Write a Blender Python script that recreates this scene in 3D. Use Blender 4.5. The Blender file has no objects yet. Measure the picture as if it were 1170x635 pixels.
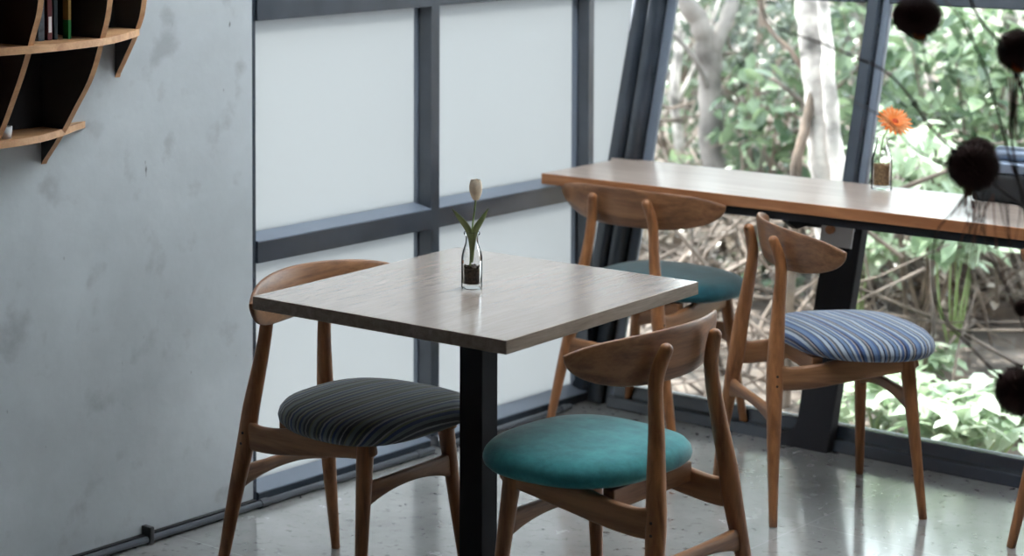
import bpy, bmesh, math, random
from mathutils import Vector, Matrix
C = bpy.context.scene.collection
SC = bpy.context.scene
PI = math.pi
# ------------------------------------------------------------------ camera, world, sun, exposure
CAM_H, PITCH, FPX = 1.7643, 0.0516, 2472.33
cam = bpy.data.cameras.new('camera'); co = bpy.data.objects.new('camera', cam); C.objects.link(co)
co.location = (0, 0, CAM_H)
co.rotation_euler = (Matrix.Rotation(PI/2 - PITCH, 3, 'X') @ Matrix.Rotation(-0.0023, 3, 'Z')).to_euler()
cam.sensor_width = 36; cam.sensor_fit = 'HORIZONTAL'; cam.lens = FPX/1170*36
cam.shift_x = (585-301.36)/1170; cam.shift_y = -(317.5+43.39)/1170
cam.clip_start = 0.05; cam.clip_end = 200
cam.dof.use_dof = True; cam.dof.focus_distance = 4.95; cam.dof.aperture_fstop = 3.4
SC.camera = co
SC.view_settings.view_transform = 'Standard'; SC.view_settings.look = 'None'
SC.view_settings.gamma = 1.0; SC.view_settings.use_curve_mapping = False
SC.view_settings.exposure = 1.8
w = bpy.data.worlds.new('sky'); SC.world = w; w.use_nodes = True
bg = w.node_tree.nodes['Background']; bg.inputs[0].default_value = (0.86, 0.93, 1.0, 1); bg.inputs[1].default_value = 2.3
# room directions: D runs along the frosted window wall, N points out through it
D = Vector((0.69377898, 0.72018798, 0)); N = Vector((-0.72018798, 0.69377898, 0)); W0 = Vector((-0.54136, 5.2184, 0))
GD = Vector((0.7508598, -0.66046162, 0)); GN = Vector((0.66046162, 0.7508598, 0)); G0 = Vector((0.98042, 6.91985, 0)); LEAN = 0.29
Z = Vector((0, 0, 1))
sun = bpy.data.lights.new('sun', 'SUN'); so = bpy.data.objects.new('sun', sun); C.objects.link(so)
sun.energy = 3.9; sun.angle = math.radians(1.2); sun.color = (1.0, 0.96, 0.9)
sdir = (N*0.55 + D*0.10 + Z*1.0).normalized()
so.rotation_euler = sdir.to_track_quat('Z', 'Y').to_euler()

def Wp(s, off, z=0.0): return W0 + D*s + N*off + Z*z
def Gp(s, off, z=0.0): return G0 + GD*s + GN*(off + LEAN*z) + Z*z

# ------------------------------------------------------------------ materials
def nt(name):
    m = bpy.data.materials.new(name); m.use_nodes = True
    t = m.node_tree; b = t.nodes['Principled BSDF']; return m, t, b
def plain(name, col, rough=0.6, metal=0.0, spec=0.5, bump=0, bscale=60, var=0.0, sheen=0):
    m, t, b = nt(name); b.inputs['Base Color'].default_value = (*col, 1); b.inputs['Roughness'].default_value = rough
    b.inputs['Metallic'].default_value = metal; b.inputs['Specular IOR Level'].default_value = spec
    if sheen: b.inputs['Sheen Weight'].default_value = sheen; b.inputs['Sheen Roughness'].default_value = 0.5
    tc = t.nodes.new('ShaderNodeTexCoord'); n = t.nodes.new('ShaderNodeTexNoise'); n.inputs['Scale'].default_value = bscale; n.inputs['Detail'].default_value = 5
    t.links.new(tc.outputs['Object'], n.inputs['Vector'])
    if bump:
        bp = t.nodes.new('ShaderNodeBump'); bp.inputs['Strength'].default_value = bump; bp.inputs['Distance'].default_value = 0.002
        t.links.new(n.outputs[0], bp.inputs['Height']); t.links.new(bp.outputs[0], b.inputs['Normal'])
    if var:
        r = t.nodes.new('ShaderNodeValToRGB'); r.color_ramp.elements[0].position = 0.35; r.color_ramp.elements[1].position = 0.65
        r.color_ramp.elements[0].color = (*[c*(1-var) for c in col], 1); r.color_ramp.elements[1].color = (*[min(1, c*(1+var)) for c in col], 1)
        t.links.new(n.outputs[0], r.inputs[0]); t.links.new(r.outputs[0], b.inputs['Base Color'])
    return m
def wood(name, dark, light, axis='Z', rough=0.42, scale=1.0, coat=0.0):
    m, t, b = nt(name); L = t.links
    tc = t.nodes.new('ShaderNodeTexCoord'); mp = t.nodes.new('ShaderNodeMapping')
    sc = {'X': (1.2, 14, 14), 'Y': (14, 1.2, 14), 'Z': (14, 14, 1.2)}[axis]
    mp.inputs['Scale'].default_value = [s*scale for s in sc]; L.new(tc.outputs['Object'], mp.inputs[0])
    n = t.nodes.new('ShaderNodeTexNoise'); n.inputs['Scale'].default_value = 1.6; n.inputs['Detail'].default_value = 4; n.inputs['Distortion'].default_value = 1.2
    f = t.nodes.new('ShaderNodeTexNoise'); f.inputs['Scale'].default_value = 14; f.inputs['Detail'].default_value = 3
    L.new(mp.outputs[0], n.inputs['Vector']); L.new(mp.outputs[0], f.inputs['Vector'])
    mx = t.nodes.new('ShaderNodeMath'); mx.operation = 'MULTIPLY_ADD'; mx.inputs[1].default_value = 0.35; L.new(f.outputs[0], mx.inputs[0]); L.new(n.outputs[0], mx.inputs[2])
    r = t.nodes.new('ShaderNodeValToRGB'); r.color_ramp.elements[0].position = 0.5; r.color_ramp.elements[1].position = 0.85
    r.color_ramp.elements[0].color = (*dark, 1); r.color_ramp.elements[1].color = (*light, 1)
    L.new(mx.outputs[0], r.inputs[0]); L.new(r.outputs[0], b.inputs['Base Color'])
    b.inputs['Roughness'].default_value = rough; b.inputs['Coat Weight'].default_value = coat; b.inputs['Coat Roughness'].default_value = .14
    bp = t.nodes.new('ShaderNodeBump'); bp.inputs['Strength'].default_value = 0.12; bp.inputs['Distance'].default_value = 0.001
    L.new(f.outputs[0], bp.inputs['Height']); L.new(bp.outputs[0], b.inputs['Normal'])
    return m
M = {}
M['oak_z'] = wood('oak_upright_grain', (0.21, 0.080, 0.029), (0.47, 0.195, 0.074), 'Z')
M['oak_y'] = wood('oak_cross_grain', (0.16, 0.066, 0.028), (0.36, 0.165, 0.072), 'Y')
M['oak_x'] = wood('oak_long_grain', (0.20, 0.085, 0.036), (0.40, 0.19, 0.085), 'X')
M['laminate'] = wood('ash_laminate', (0.40, 0.325, 0.275), (0.45, 0.375, 0.325), 'Y', rough=0.27, scale=2.2, coat=1.0)
M['laminate_edge'] = wood('ash_edge_band', (0.20, 0.145, 0.105), (0.34, 0.26, 0.20), 'Y', rough=0.5, scale=1.6)
M['counter'] = wood('counter_board', (0.40, 0.31, 0.26), (0.50, 0.41, 0.35), 'X', rough=0.34, coat=.25)  # paler than the edge: window sheen is put into the top's colour
M['counter_edge'] = wood('counter_edge', (0.34, 0.13, 0.05), (0.50, 0.22, 0.095), 'X', rough=0.5)
M['shelf_edge'] = wood('shelf_edge', (0.50, 0.25, 0.115), (0.68, 0.39, 0.20), 'X', rough=0.5)
M['shelf_dark'] = plain('dark_shelf_face', (0.040, 0.041, 0.047), 0.75, bump=.1)
M['shelf_brown'] = plain('brown_shelf_face', (0.045, 0.026, 0.022), 0.7, bump=.1)
M['frame'] = plain('grey_blue_painted_steel', (0.040, 0.050, 0.066), 0.27, var=0.12, bscale=9, spec=.8)
M['bead'] = plain('blue_grey_bead_lit', (0.17, 0.20, 0.25), 0.35)  # paler than the frame: light reflected from the panes is in the colour
M['black'] = plain('black_steel', (0.030, 0.030, 0.035), 0.7, spec=.12, bump=.1)
M['rubber'] = plain('black_trim', (0.02, 0.02, 0.023), 0.35)
M['pipe'] = plain('grey_conduit', (0.09, 0.10, 0.115), 0.35)
M['bracket'] = plain('bracket_paint', (0.62, 0.59, 0.56), 0.6)
M['plug'] = plain('dark_plug', (0.03, 0.015, 0.008), 0.6)
M['chrome'] = plain('chrome', (0.6, 0.6, 0.62), 0.2, metal=1)
M['ceiling'] = plain('ceiling_paint', (0.10, 0.10, 0.10), 0.9, bump=.05)
M['stem'] = plain('stem_green', (0.25, 0.33, 0.13), 0.5)
M['tulip'] = plain('dried_cream_petal', (0.86, 0.72, 0.56), 0.6, var=.18, bscale=40)
M['gerbera'] = plain('orange_petal', (1.0, 0.26, 0.05), 0.55, var=.12, bscale=60)
M['gerbera_pale'] = plain('pale_orange_petal', (0.95, 0.42, 0.16), 0.55)
M['disc'] = plain('flower_disc', (0.55, 0.07, 0.02), 0.8, bump=.4, bscale=900)
M['pebble'] = plain('dark_soil_pebbles', (0.055, 0.035, 0.024), 0.8, var=.6, bscale=170, bump=.5)
M['seed'] = plain('brown_seeds', (0.30, 0.19, 0.10), 0.8, var=.5, bscale=200, bump=.5)
M['pod'] = plain('dark_maroon_pod', (0.060, 0.022, 0.017), 0.9)
M['pod_orange'] = plain('orange_bract', (0.75, 0.16, 0.02), 0.7)
M['twig'] = plain('dark_twig', (0.030, 0.014, 0.010), 0.8)
M['twig_red'] = plain('red_brown_twig', (0.16, 0.045, 0.025), 0.8)
M['bag'] = plain('black_plastic', (0.010, 0.010, 0.012), 0.7)
M['bag_top'] = plain('blue_grey_metal', (0.26, 0.31, 0.40), 0.35, metal=.5)
M['white'] = plain('white_paper', (0.75, 0.75, 0.75), 0.7)
M['book_grey'] = plain('grey_spine', (0.07, 0.08, 0.095), 0.6, var=.5, bscale=60)
M['book_red'] = plain('maroon_spine', (0.11, 0.015, 0.02), 0.6)
M['book_teal'] = plain('dark_teal_spine', (0.015, 0.03, 0.035), 0.6)
M['gold'] = plain('ochre_spine', (0.35, 0.22, 0.06), 0.6)
M['green'] = plain('green_spine', (0.02, 0.22, 0.05), 0.6)
M['bark_white'] = plain('pale_bark', (0.42, 0.375, 0.35), 0.9, var=.75, bscale=9, bump=.9)
M['bark_grey'] = plain('grey_bark', (0.16, 0.14, 0.13), 0.9, var=.4, bscale=9, bump=.5)
M['bark_brown'] = plain('brown_bark', (0.12, 0.085, 0.065), 0.9, var=.5, bscale=9, bump=.5)
M['litter'] = plain('dry_litter_ground', (0.12, 0.095, 0.08), 0.95, var=.6, bscale=5, bump=.6)
M['twig_dry'] = plain('dry_branches', (0.15, 0.115, 0.095), 0.9, var=.6, bscale=5)

def fabric(name, col, dark):
    m, t, b = nt(name); L = t.links
    tc = t.nodes.new('ShaderNodeTexCoord')
    n = t.nodes.new('ShaderNodeTexNoise'); n.inputs['Scale'].default_value = 22; n.inputs['Detail'].default_value = 8; n.inputs['Roughness'].default_value = .7
    n2 = t.nodes.new('ShaderNodeTexNoise'); n2.inputs['Scale'].default_value = 700
    L.new(tc.outputs['Object'], n.inputs['Vector']); L.new(tc.outputs['Object'], n2.inputs['Vector'])
    r = t.nodes.new('ShaderNodeValToRGB'); r.color_ramp.elements[0].position = .35; r.color_ramp.elements[1].position = .68
    r.color_ramp.elements[0].color = (*dark, 1); r.color_ramp.elements[1].color = (*col, 1)
    L.new(n.outputs[0], r.inputs[0]); L.new(r.outputs[0], b.inputs['Base Color'])
    b.inputs['Roughness'].default_value = .85; b.inputs['Sheen Weight'].default_value = .35; b.inputs['Sheen Roughness'].default_value = .4
    bp = t.nodes.new('ShaderNodeBump'); bp.inputs['Strength'].default_value = .35; bp.inputs['Distance'].default_value = .001
    L.new(n2.outputs[0], bp.inputs['Height']); L.new(bp.outputs[0], b.inputs['Normal'])
    return m
M['teal'] = fabric('teal_velour', (0.050, 0.30, 0.31), (0.022, 0.17, 0.185))
M['teal_blue'] = fabric('deep_teal_velour', (0.018, 0.150, 0.185), (0.010, 0.090, 0.115))
def stripes(name, cols, widths, seed=0, period=0.125, rot=0.0):
    m, t, b = nt(name); L = t.links
    tc = t.nodes.new('ShaderNodeTexCoord'); mp = t.nodes.new('ShaderNodeMapping'); mp.inputs['Rotation'].default_value = (0, 0, rot)
    L.new(tc.outputs['UV'], mp.inputs[0])
    sx = t.nodes.new('ShaderNodeSeparateXYZ'); L.new(mp.outputs[0], sx.inputs[0])
    n2 = t.nodes.new('ShaderNodeTexNoise'); n2.inputs['Scale'].default_value = 300; L.new(tc.outputs['Object'], n2.inputs['Vector'])
    nn = t.nodes.new('ShaderNodeMath'); nn.operation = 'MULTIPLY_ADD'; nn.inputs[1].default_value = 0.0022; L.new(n2.outputs[0], nn.inputs[0]); L.new(sx.outputs[0], nn.inputs[2])
    a = t.nodes.new('ShaderNodeMath'); a.operation = 'MULTIPLY'; a.inputs[1].default_value = 1/period; L.new(nn.outputs[0], a.inputs[0])
    f = t.nodes.new('ShaderNodeMath'); f.operation = 'FRACT'; L.new(a.outputs[0], f.inputs[0])
    r = t.nodes.new('ShaderNodeValToRGB'); cr = r.color_ramp; cr.interpolation = 'CONSTANT'
    tot = sum(widths); p = 0
    for i, (c, wd) in enumerate(zip(cols, widths)):
        e = cr.elements[i] if i < 2 else cr.elements.new(p)
        e.position = p; e.color = (*c, 1); p += wd/tot
    L.new(f.outputs[0], r.inputs[0]); L.new(r.outputs[0], b.inputs['Base Color'])
    b.inputs['Roughness'].default_value = .85; b.inputs['Sheen Weight'].default_value = .2
    bp = t.nodes.new('ShaderNodeBump'); bp.inputs['Strength'].default_value = .3; bp.inputs['Distance'].default_value = .001
    L.new(n2.outputs[0], bp.inputs['Height']); L.new(bp.outputs[0], b.inputs['Normal'])
    return m
bl, nv, pl, gy, tn, mid = (0.055, 0.105, 0.24), (0.016, 0.025, 0.07), (0.37, 0.42, 0.49), (0.08, 0.09, 0.11), (0.36, 0.31, 0.28), (0.13, 0.20, 0.33)
M['blue_stripe'] = stripes('blue_striped_fabric', [pl, nv, mid, gy, pl, bl, tn, nv, bl, pl, gy, tn, nv, mid, bl, gy, pl, nv, mid, tn, gy],
                           [5, 2, 4, 2, 3, 4, 1.5, 3, 4, 4, 3, 1.5, 2, 5, 3, 2, 4, 2, 3, 1.2, 3], rot=-0.1)
g1, g2, g3, g4, g5 = (0.14, 0.16, 0.165), (0.035, 0.038, 0.046), (0.24, 0.25, 0.245), (0.028, 0.045, 0.11), (0.13, 0.135, 0.085)
M['grey_stripe'] = stripes('charcoal_striped_fabric', [g1, g2, g5, g2, g3, g4, g1, g2, g3, g5, g4, g1, g2, g3, g2, g5],
                           [4, 3, 2, 3, 2, 3, 4, 3, 1.5, 2, 3, 3, 3, 1.5, 4, 2], rot=0.05, period=.11)

# concrete wall
def concrete():
    m, t, b = nt('raw_concrete'); L = t.links
    tc = t.nodes.new('ShaderNodeTexCoord')
    n = t.nodes.new('ShaderNodeTexNoise'); n.inputs['Scale'].default_value = 1.7; n.inputs['Detail'].default_value = 9; n.inputs['Roughness'].default_value = .62
    n2 = t.nodes.new('ShaderNodeTexNoise'); n2.inputs['Scale'].default_value = 9; n2.inputs['Detail'].default_value = 8
    L.new(tc.outputs['Object'], n.inputs['Vector']); L.new(tc.outputs['Object'], n2.inputs['Vector'])
    r = t.nodes.new('ShaderNodeValToRGB'); r.color_ramp.elements[0].position = .32; r.color_ramp.elements[1].position = .68
    r.color_ramp.elements[0].color = (.44, .465, .48, 1); r.color_ramp.elements[1].color = (.60, .635, .655, 1)
    L.new(n.outputs[0], r.inputs[0])
    r2 = t.nodes.new('ShaderNodeValToRGB'); r2.color_ramp.elements[0].position = .28; r2.color_ramp.elements[1].position = .42
    r2.color_ramp.elements[0].color = (.62, .6, .6, 1); r2.color_ramp.elements[1].color = (1, 1, 1, 1)
    L.new(n2.outputs[0], r2.inputs[0])
    # fine scratches low on the wall
    mp = t.nodes.new('ShaderNodeMapping'); mp.inputs['Rotation'].default_value = (.3, .5, .9); mp.inputs['Scale'].default_value = (5, 5, 1.6); L.new(tc.outputs['Object'], mp.inputs[0])
    n3 = t.nodes.new('ShaderNodeTexNoise'); n3.inputs['Scale'].default_value = 8; n3.inputs['Detail'].default_value = 2; L.new(mp.outputs[0], n3.inputs['Vector'])
    r3 = t.nodes.new('ShaderNodeValToRGB'); r3.color_ramp.elements[0].position = .20; r3.color_ramp.elements[1].position = .245
    r3.color_ramp.elements[0].color = (.35, .34, .33, 1); r3.color_ramp.elements[1].color = (1, 1, 1, 1); L.new(n3.outputs[0], r3.inputs[0])
    m1 = t.nodes.new('ShaderNodeMix'); m1.data_type = 'RGBA'; m1.blend_type = 'MULTIPLY'; m1.inputs[0].default_value = .6
    L.new(r.outputs[0], m1.inputs[6]); L.new(r2.outputs[0], m1.inputs[7])
    m2 = t.nodes.new('ShaderNodeMix'); m2.data_type = 'RGBA'; m2.blend_type = 'MULTIPLY'; m2.inputs[0].default_value = 1
    L.new(m1.outputs[2], m2.inputs[6]); L.new(r3.outputs[0], m2.inputs[7]); L.new(m2.outputs[2], b.inputs['Base Color'])
    b.inputs['Roughness'].default_value = .8
    bp = t.nodes.new('ShaderNodeBump'); bp.inputs['Strength'].default_value = .25; bp.inputs['Distance'].default_value = .01
    L.new(n2.outputs[0], bp.inputs['Height']); L.new(bp.outputs[0], b.inputs['Normal'])
    return m
M['concrete'] = concrete(); M['dark_plaster'] = plain('dark_plaster', (.045, .045, .05), .9)
def floor_mat():
    m, t, b = nt('polished_grey_tile'); L = t.links
    tc = t.nodes.new('ShaderNodeTexCoord')
    def dot(vec):
        d = t.nodes.new('ShaderNodeVectorMath'); d.operation = 'DOT_PRODUCT'; d.inputs[1].default_value = vec; L.new(tc.outputs['Object'], d.inputs[0]); return d.outputs['Value']
    def grout(src, shift, size):
        a = t.nodes.new('ShaderNodeMath'); a.operation = 'ADD'; a.inputs[1].default_value = shift; L.new(src, a.inputs[0])
        p = t.nodes.new('ShaderNodeMath'); p.operation = 'PINGPONG'; p.inputs[1].default_value = size/2; L.new(a.outputs[0], p.inputs[0])
        c = t.nodes.new('ShaderNodeMath'); c.operation = 'LESS_THAN'; c.inputs[1].default_value = 0.0016; L.new(p.outputs[0], c.inputs[0]); return c.outputs[0]
    offW = W0.dot(N); sW = W0.dot(D)
    g1 = grout(dot(N), -(offW - 1.16), 1.2); g2 = grout(dot(D), -(sW + 0.42), 1.2)
    mx = t.nodes.new('ShaderNodeMath'); mx.operation = 'MAXIMUM'; L.new(g1, mx.inputs[0]); L.new(g2, mx.inputs[1])
    n = t.nodes.new('ShaderNodeTexNoise'); n.inputs['Scale'].default_value = 2.2; n.inputs['Detail'].default_value = 10; n.inputs['Roughness'].default_value = .68
    n2 = t.nodes.new('ShaderNodeTexNoise'); n2.inputs['Scale'].default_value = 38; n2.inputs['Detail'].default_value = 4
    L.new(tc.outputs['Object'], n.inputs['Vector']); L.new(tc.outputs['Object'], n2.inputs['Vector'])
    r = t.nodes.new('ShaderNodeValToRGB'); r.color_ramp.elements[0].position = .3; r.color_ramp.elements[1].position = .7
    r.color_ramp.elements[0].color = (.23, .228, .22, 1); r.color_ramp.elements[1].color = (.41, .407, .395, 1); b.inputs['Specular IOR Level'].default_value = .9; b.inputs['Coat Weight'].default_value = 1; b.inputs['Coat Roughness'].default_value = .10; L.new(n.outputs[0], r.inputs[0])
    r2 = t.nodes.new('ShaderNodeValToRGB'); r2.color_ramp.elements[0].position = .30; r2.color_ramp.elements[1].position = .42
    r2.color_ramp.elements[0].color = (.45, .44, .43, 1); r2.color_ramp.elements[1].color = (1, 1, 1, 1); L.new(n2.outputs[0], r2.inputs[0])
    m1 = t.nodes.new('ShaderNodeMix'); m1.data_type = 'RGBA'; m1.blend_type = 'MULTIPLY'; m1.inputs[0].default_value = .7
    L.new(r.outputs[0], m1.inputs[6]); L.new(r2.outputs[0], m1.inputs[7])
    m2 = t.nodes.new('ShaderNodeMix'); m2.data_type = 'RGBA'; L.new(mx.outputs[0], m2.inputs[0]); L.new(m1.outputs[2], m2.inputs[6]); m2.inputs[7].default_value = (.42, .42, .41, 1)
    L.new(m2.outputs[2], b.inputs['Base Color'])
    rr = t.nodes.new('ShaderNodeMapRange'); rr.inputs[1].default_value = .3; rr.inputs[2].default_value = .7; rr.inputs[3].default_value = .17; rr.inputs[4].default_value = .30
    L.new(n.outputs[0], rr.inputs[0]); L.new(rr.outputs[0], b.inputs['Roughness'])
    bp = t.nodes.new('ShaderNodeBump'); bp.inputs['Strength'].default_value = .05; bp.inputs['Distance'].default_value = .002
    L.new(n2.outputs[0], bp.inputs['Height']); L.new(bp.outputs[0], b.inputs['Normal'])
    return m
M['floor'] = floor_mat()
def clear_glass(name, tint=(0.96, 0.98, 0.97), k=1.0):
    m = bpy.data.materials.new(name); m.use_nodes = True; t = m.node_tree; t.nodes.clear(); L = t.links
    o = t.nodes.new('ShaderNodeOutputMaterial'); mx = t.nodes.new('ShaderNodeMixShader')
    tr = t.nodes.new('ShaderNodeBsdfTransparent'); tr.inputs[0].default_value = (*tint, 1)
    g = t.nodes.new('ShaderNodeBsdfGlossy'); g.inputs['Roughness'].default_value = .02
    f = t.nodes.new('ShaderNodeFresnel'); f.inputs[0].default_value = 1.0 + .45*k
    L.new(f.outputs[0], mx.inputs[0]); L.new(tr.outputs[0], mx.inputs[1]); L.new(g.outputs[0], mx.inputs[2]); L.new(mx.outputs[0], o.inputs[0])
    return m
M['glass'] = clear_glass('clear_window_glass', (0.95, 0.98, 0.97)); M['bottle'] = clear_glass('bottle_glass', (0.985, 0.99, 0.99), .35)
def frosted(name, T, Dd, mix):
    m = bpy.data.materials.new(name); m.use_nodes = True; t = m.node_tree; t.nodes.clear(); L = t.links
    o = t.nodes.new('ShaderNodeOutputMaterial'); mx = t.nodes.new('ShaderNodeMixShader'); mx.inputs[0].default_value = mix
    tr = t.nodes.new('ShaderNodeBsdfTranslucent'); tr.inputs[0].default_value = (*T, 1)
    g = t.nodes.new('ShaderNodeBsdfDiffuse'); g.inputs[0].default_value = (*Dd, 1)
    L.new(tr.outputs[0], mx.inputs[1]); L.new(g.outputs[0], mx.inputs[2]); L.new(mx.outputs[0], o.inputs[0])
    return m
M['frosted'] = frosted('frosted_glass', (.355, .370, .375), (.62, .66, .67), .2)
M['opal'] = frosted('fill_skylight_opal', (.82, .84, .85), (.8, .8, .8), .1)
def leafmat(name, dark, light, trans=.35):
    m, t, b = nt(name); L = t.links
    ge = t.nodes.new('ShaderNodeNewGeometry'); r = t.nodes.new('ShaderNodeValToRGB')
    r.color_ramp.elements[0].color = (*dark, 1); r.color_ramp.elements[1].color = (*light, 1)
    L.new(ge.outputs['Random Per Island'], r.inputs[0]); L.new(r.outputs[0], b.inputs['Base Color'])
    b.inputs['Roughness'].default_value = .27
    tr = t.nodes.new('ShaderNodeBsdfTranslucent'); L.new(r.outputs[0], tr.inputs[0])
    mx = t.nodes.new('ShaderNodeMixShader'); mx.inputs[0].default_value = trans
    L.new(b.outputs[0], mx.inputs[1]); L.new(tr.outputs[0], mx.inputs[2]); L.new(mx.outputs[0], t.nodes['Material Output'].inputs[0])
    return m
M['leaf'] = leafmat('broad_green_leaf', (.028, .060, .028), (.24, .32, .18))
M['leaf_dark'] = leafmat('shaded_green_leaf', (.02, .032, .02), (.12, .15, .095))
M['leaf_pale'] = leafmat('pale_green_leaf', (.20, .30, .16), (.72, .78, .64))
M['leaf_dry'] = leafmat('dry_leaf', (.07, .055, .042), (.27, .22, .18), .2)

# ------------------------------------------------------------------ helpers
def obj(name, bm, mat, parent=None, smooth=False, loc=None, rotz=0):
    me = bpy.data.meshes.new(name)
    bmesh.ops.recalc_face_normals(bm, faces=bm.faces)
    bm.to_mesh(me); bm.free()
    for m_ in (mat if isinstance(mat, (list, tuple)) else [mat]): me.materials.append(m_)
    if smooth:
        for p in me.polygons: p.use_smooth = True
    o = bpy.data.objects.new(name, me); C.objects.link(o)
    if parent: o.parent = parent
    if loc is not None: o.location = loc
    o.rotation_euler = (0, 0, rotz)
    return o
def thing(name, label, cat, loc=(0, 0, 0), rotz=0, group=None):
    o = bpy.data.objects.new(name, None); C.objects.link(o); o.empty_display_size = .1
    o.location = loc; o.rotation_euler = (0, 0, rotz); o['label'] = label; o['category'] = cat
    if group: o['group'] = group
    return o
def tag(o, label, cat, group=None, kind=None):
    o['label'] = label; o['category'] = cat
    if group: o['group'] = group
    if kind: o['kind'] = kind
    return o
def struct_empty(name):
    o = bpy.data.objects.new(name, None); C.objects.link(o); o['kind'] = 'structure'; return o
def struct(name, bm, m, parent=None, smooth=False):
    o = obj(name, bm, m, parent, smooth)
    if parent is None: o['kind'] = 'structure'
    return o
def prism8(bm, pts):
    """box from 8 points: bottom 4 then top 4, same winding"""
    v = [bm.verts.new(p) for p in pts]
    fs = [(0, 3, 2, 1), (4, 5, 6, 7), (0, 1, 5, 4), (1, 2, 6, 5), (2, 3, 7, 6), (3, 0, 4, 7)]
    return [bm.faces.new([v[i] for i in f]) for f in fs]
def wbox(bm, s0, s1, o0, o1, z0, z1, f=Wp):
    return prism8(bm, [f(s0, o0, z0), f(s1, o0, z0), f(s1, o1, z0), f(s0, o1, z0), f(s0, o0, z1), f(s1, o0, z1), f(s1, o1, z1), f(s0, o1, z1)])
def box(bm, x0, x1, y0, y1, z0, z1):
    return prism8(bm, [(x0, y0, z0), (x1, y0, z0), (x1, y1, z0), (x0, y1, z0), (x0, y0, z1), (x1, y0, z1), (x1, y1, z1), (x0, y1, z1)])
def bevel(bm, w_, seg=2):
    bmesh.ops.bevel(bm, geom=list(bm.edges), offset=w_, segments=seg, affect='EDGES', profile=.6)
def prism(bm, poly, z0, z1):
    a = [bm.verts.new((p[0], p[1], z0)) for p in poly]; b = [bm.verts.new((p[0], p[1], z1)) for p in poly]
    fs = [bm.faces.new(a[::-1]), bm.faces.new(b)]
    n = len(poly)
    for i in range(n): fs.append(bm.faces.new((a[i], a[(i+1) % n], b[(i+1) % n], b[i])))
    return fs
def catmull(pts, k=5):
    """smooth a list of tuples"""
    P = [tuple(p) for p in pts]; P = [P[0]] + P + [P[-1]]; out = []
    for i in range(1, len(P)-2):
        for j in range(k):
            t = j/k; out.append(tuple(.5*((2*b) + (-a+c)*t + (2*a-5*b+4*c-d)*t*t + (-a+3*b-3*c+d)*t**3) for a, b, c, d in zip(P[i-1], P[i], P[i+1], P[i+2])))
    out.append(P[-2]); return out
def sweep(bm, pts, n=12, ref=Vector((1, 0, 0)), cap=True, power=2.0, round_end=(False, False)):
    """pts: (x,y,z,a,b): a = half size along ref, b = half size across"""
    rings = []
    L = len(pts)
    P = [Vector(p[:3]) for p in pts]
    seq = [(P[i], pts[i][3], pts[i][4], i) for i in range(L)]
    if round_end[0]:
        d = (P[0]-P[1]).normalized(); a, b = pts[0][3:5]; r = min(a, b)
        seq = [(P[0]+d*r*.95, a*.3, b*.3, 0), (P[0]+d*r*.7, a*.7, b*.7, 0), (P[0]+d*r*.35, a*.93, b*.93, 0)] + seq
    if round_end[1]:
        d = (P[-1]-P[-2]).normalized(); a, b = pts[-1][3:5]; r = min(a, b)
        seq = seq + [(P[-1]+d*r*.35, a*.93, b*.93, L-1), (P[-1]+d*r*.7, a*.7, b*.7, L-1), (P[-1]+d*r*.95, a*.3, b*.3, L-1)]
    for p, a, b, i in seq:
        t = (P[min(i+1, L-1)] - P[max(i-1, 0)]).normalized()
        u = (ref - t*ref.dot(t)); u = u.normalized() if u.length > 1e-5 else t.orthogonal().normalized()
        v = t.cross(u)
        ring = []
        for k in range(n):
            an = 2*PI*k/n + PI/n; c, s = math.cos(an), math.sin(an); q = 2/power
            ring.append(bm.verts.new(p + u*a*math.copysign(abs(c)**q, c) + v*b*math.copysign(abs(s)**q, s)))
        rings.append(ring)
    for r0, r1 in zip(rings, rings[1:]):
        for k in range(n): bm.faces.new((r0[k], r0[(k+1) % n], r1[(k+1) % n], r1[k]))
    if cap: bm.faces.new(rings[0][::-1]); bm.faces.new(rings[-1])
    return rings
def tube(bm, pts, r, n=8):
    R = r if isinstance(r, (list, tuple)) else [r]*len(pts)
    P = [Vector(p) for p in pts]
    d = (P[-1]-P[0]).normalized(); ref = d.orthogonal()
    sweep(bm, [(*p, q, q) for p, q in zip(P, R)], n=n, ref=ref)
def lathe(bm, prof, n=28, cx=0, cy=0, sx=1, sy=1, cap=True):
    rings = []
    for r, z in prof:
        if r < 1e-6: rings.append([bm.verts.new((cx, cy, z))])
        else: rings.append([bm.verts.new((cx+r*sx*math.cos(2*PI*k/n), cy+r*sy*math.sin(2*PI*k/n), z)) for k in range(n)])
    for a, b in zip(rings, rings[1:]):
        for k in range(n):
            k2 = (k+1) % n
            if len(a) == 1 and len(b) == 1: continue
            if len(a) == 1: bm.faces.new((a[0], b[k2], b[k]))
            elif len(b) == 1: bm.faces.new((a[k], a[k2], b[0]))
            else: bm.faces.new((a[k], a[k2], b[k2], b[k]))
def dup(root, loc, rotz, label=None, group=None, cat=None):
    r = root.copy(); C.objects.link(r); r.location = loc; r.rotation_euler = (0, 0, rotz)
    if label: r['label'] = label
    if group: r['group'] = group
    for ch in list(root.children):
        c = ch.copy(); C.objects.link(c); c.parent = r
        for g in list(ch.children):
            d = g.copy(); C.objects.link(d); d.parent = c
    return r
def at(px, py, Y=None, z=None):
    """a point of the place that stands at photo position px,py at distance Y (or height z)"""
    rl = -0.0023; a = px-301.36; b = py+43.39
    u = (a*math.cos(rl)+b*math.sin(rl))/FPX; w_ = -(-a*math.sin(rl)+b*math.cos(rl))/FPX
    d = Vector((u, math.cos(PITCH)+w_*math.sin(PITCH), -math.sin(PITCH)+w_*math.cos(PITCH)))
    t = Y/d.y if Y is not None else (z-CAM_H)/d.z
    return Vector((0, 0, CAM_H)) + d*t

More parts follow.
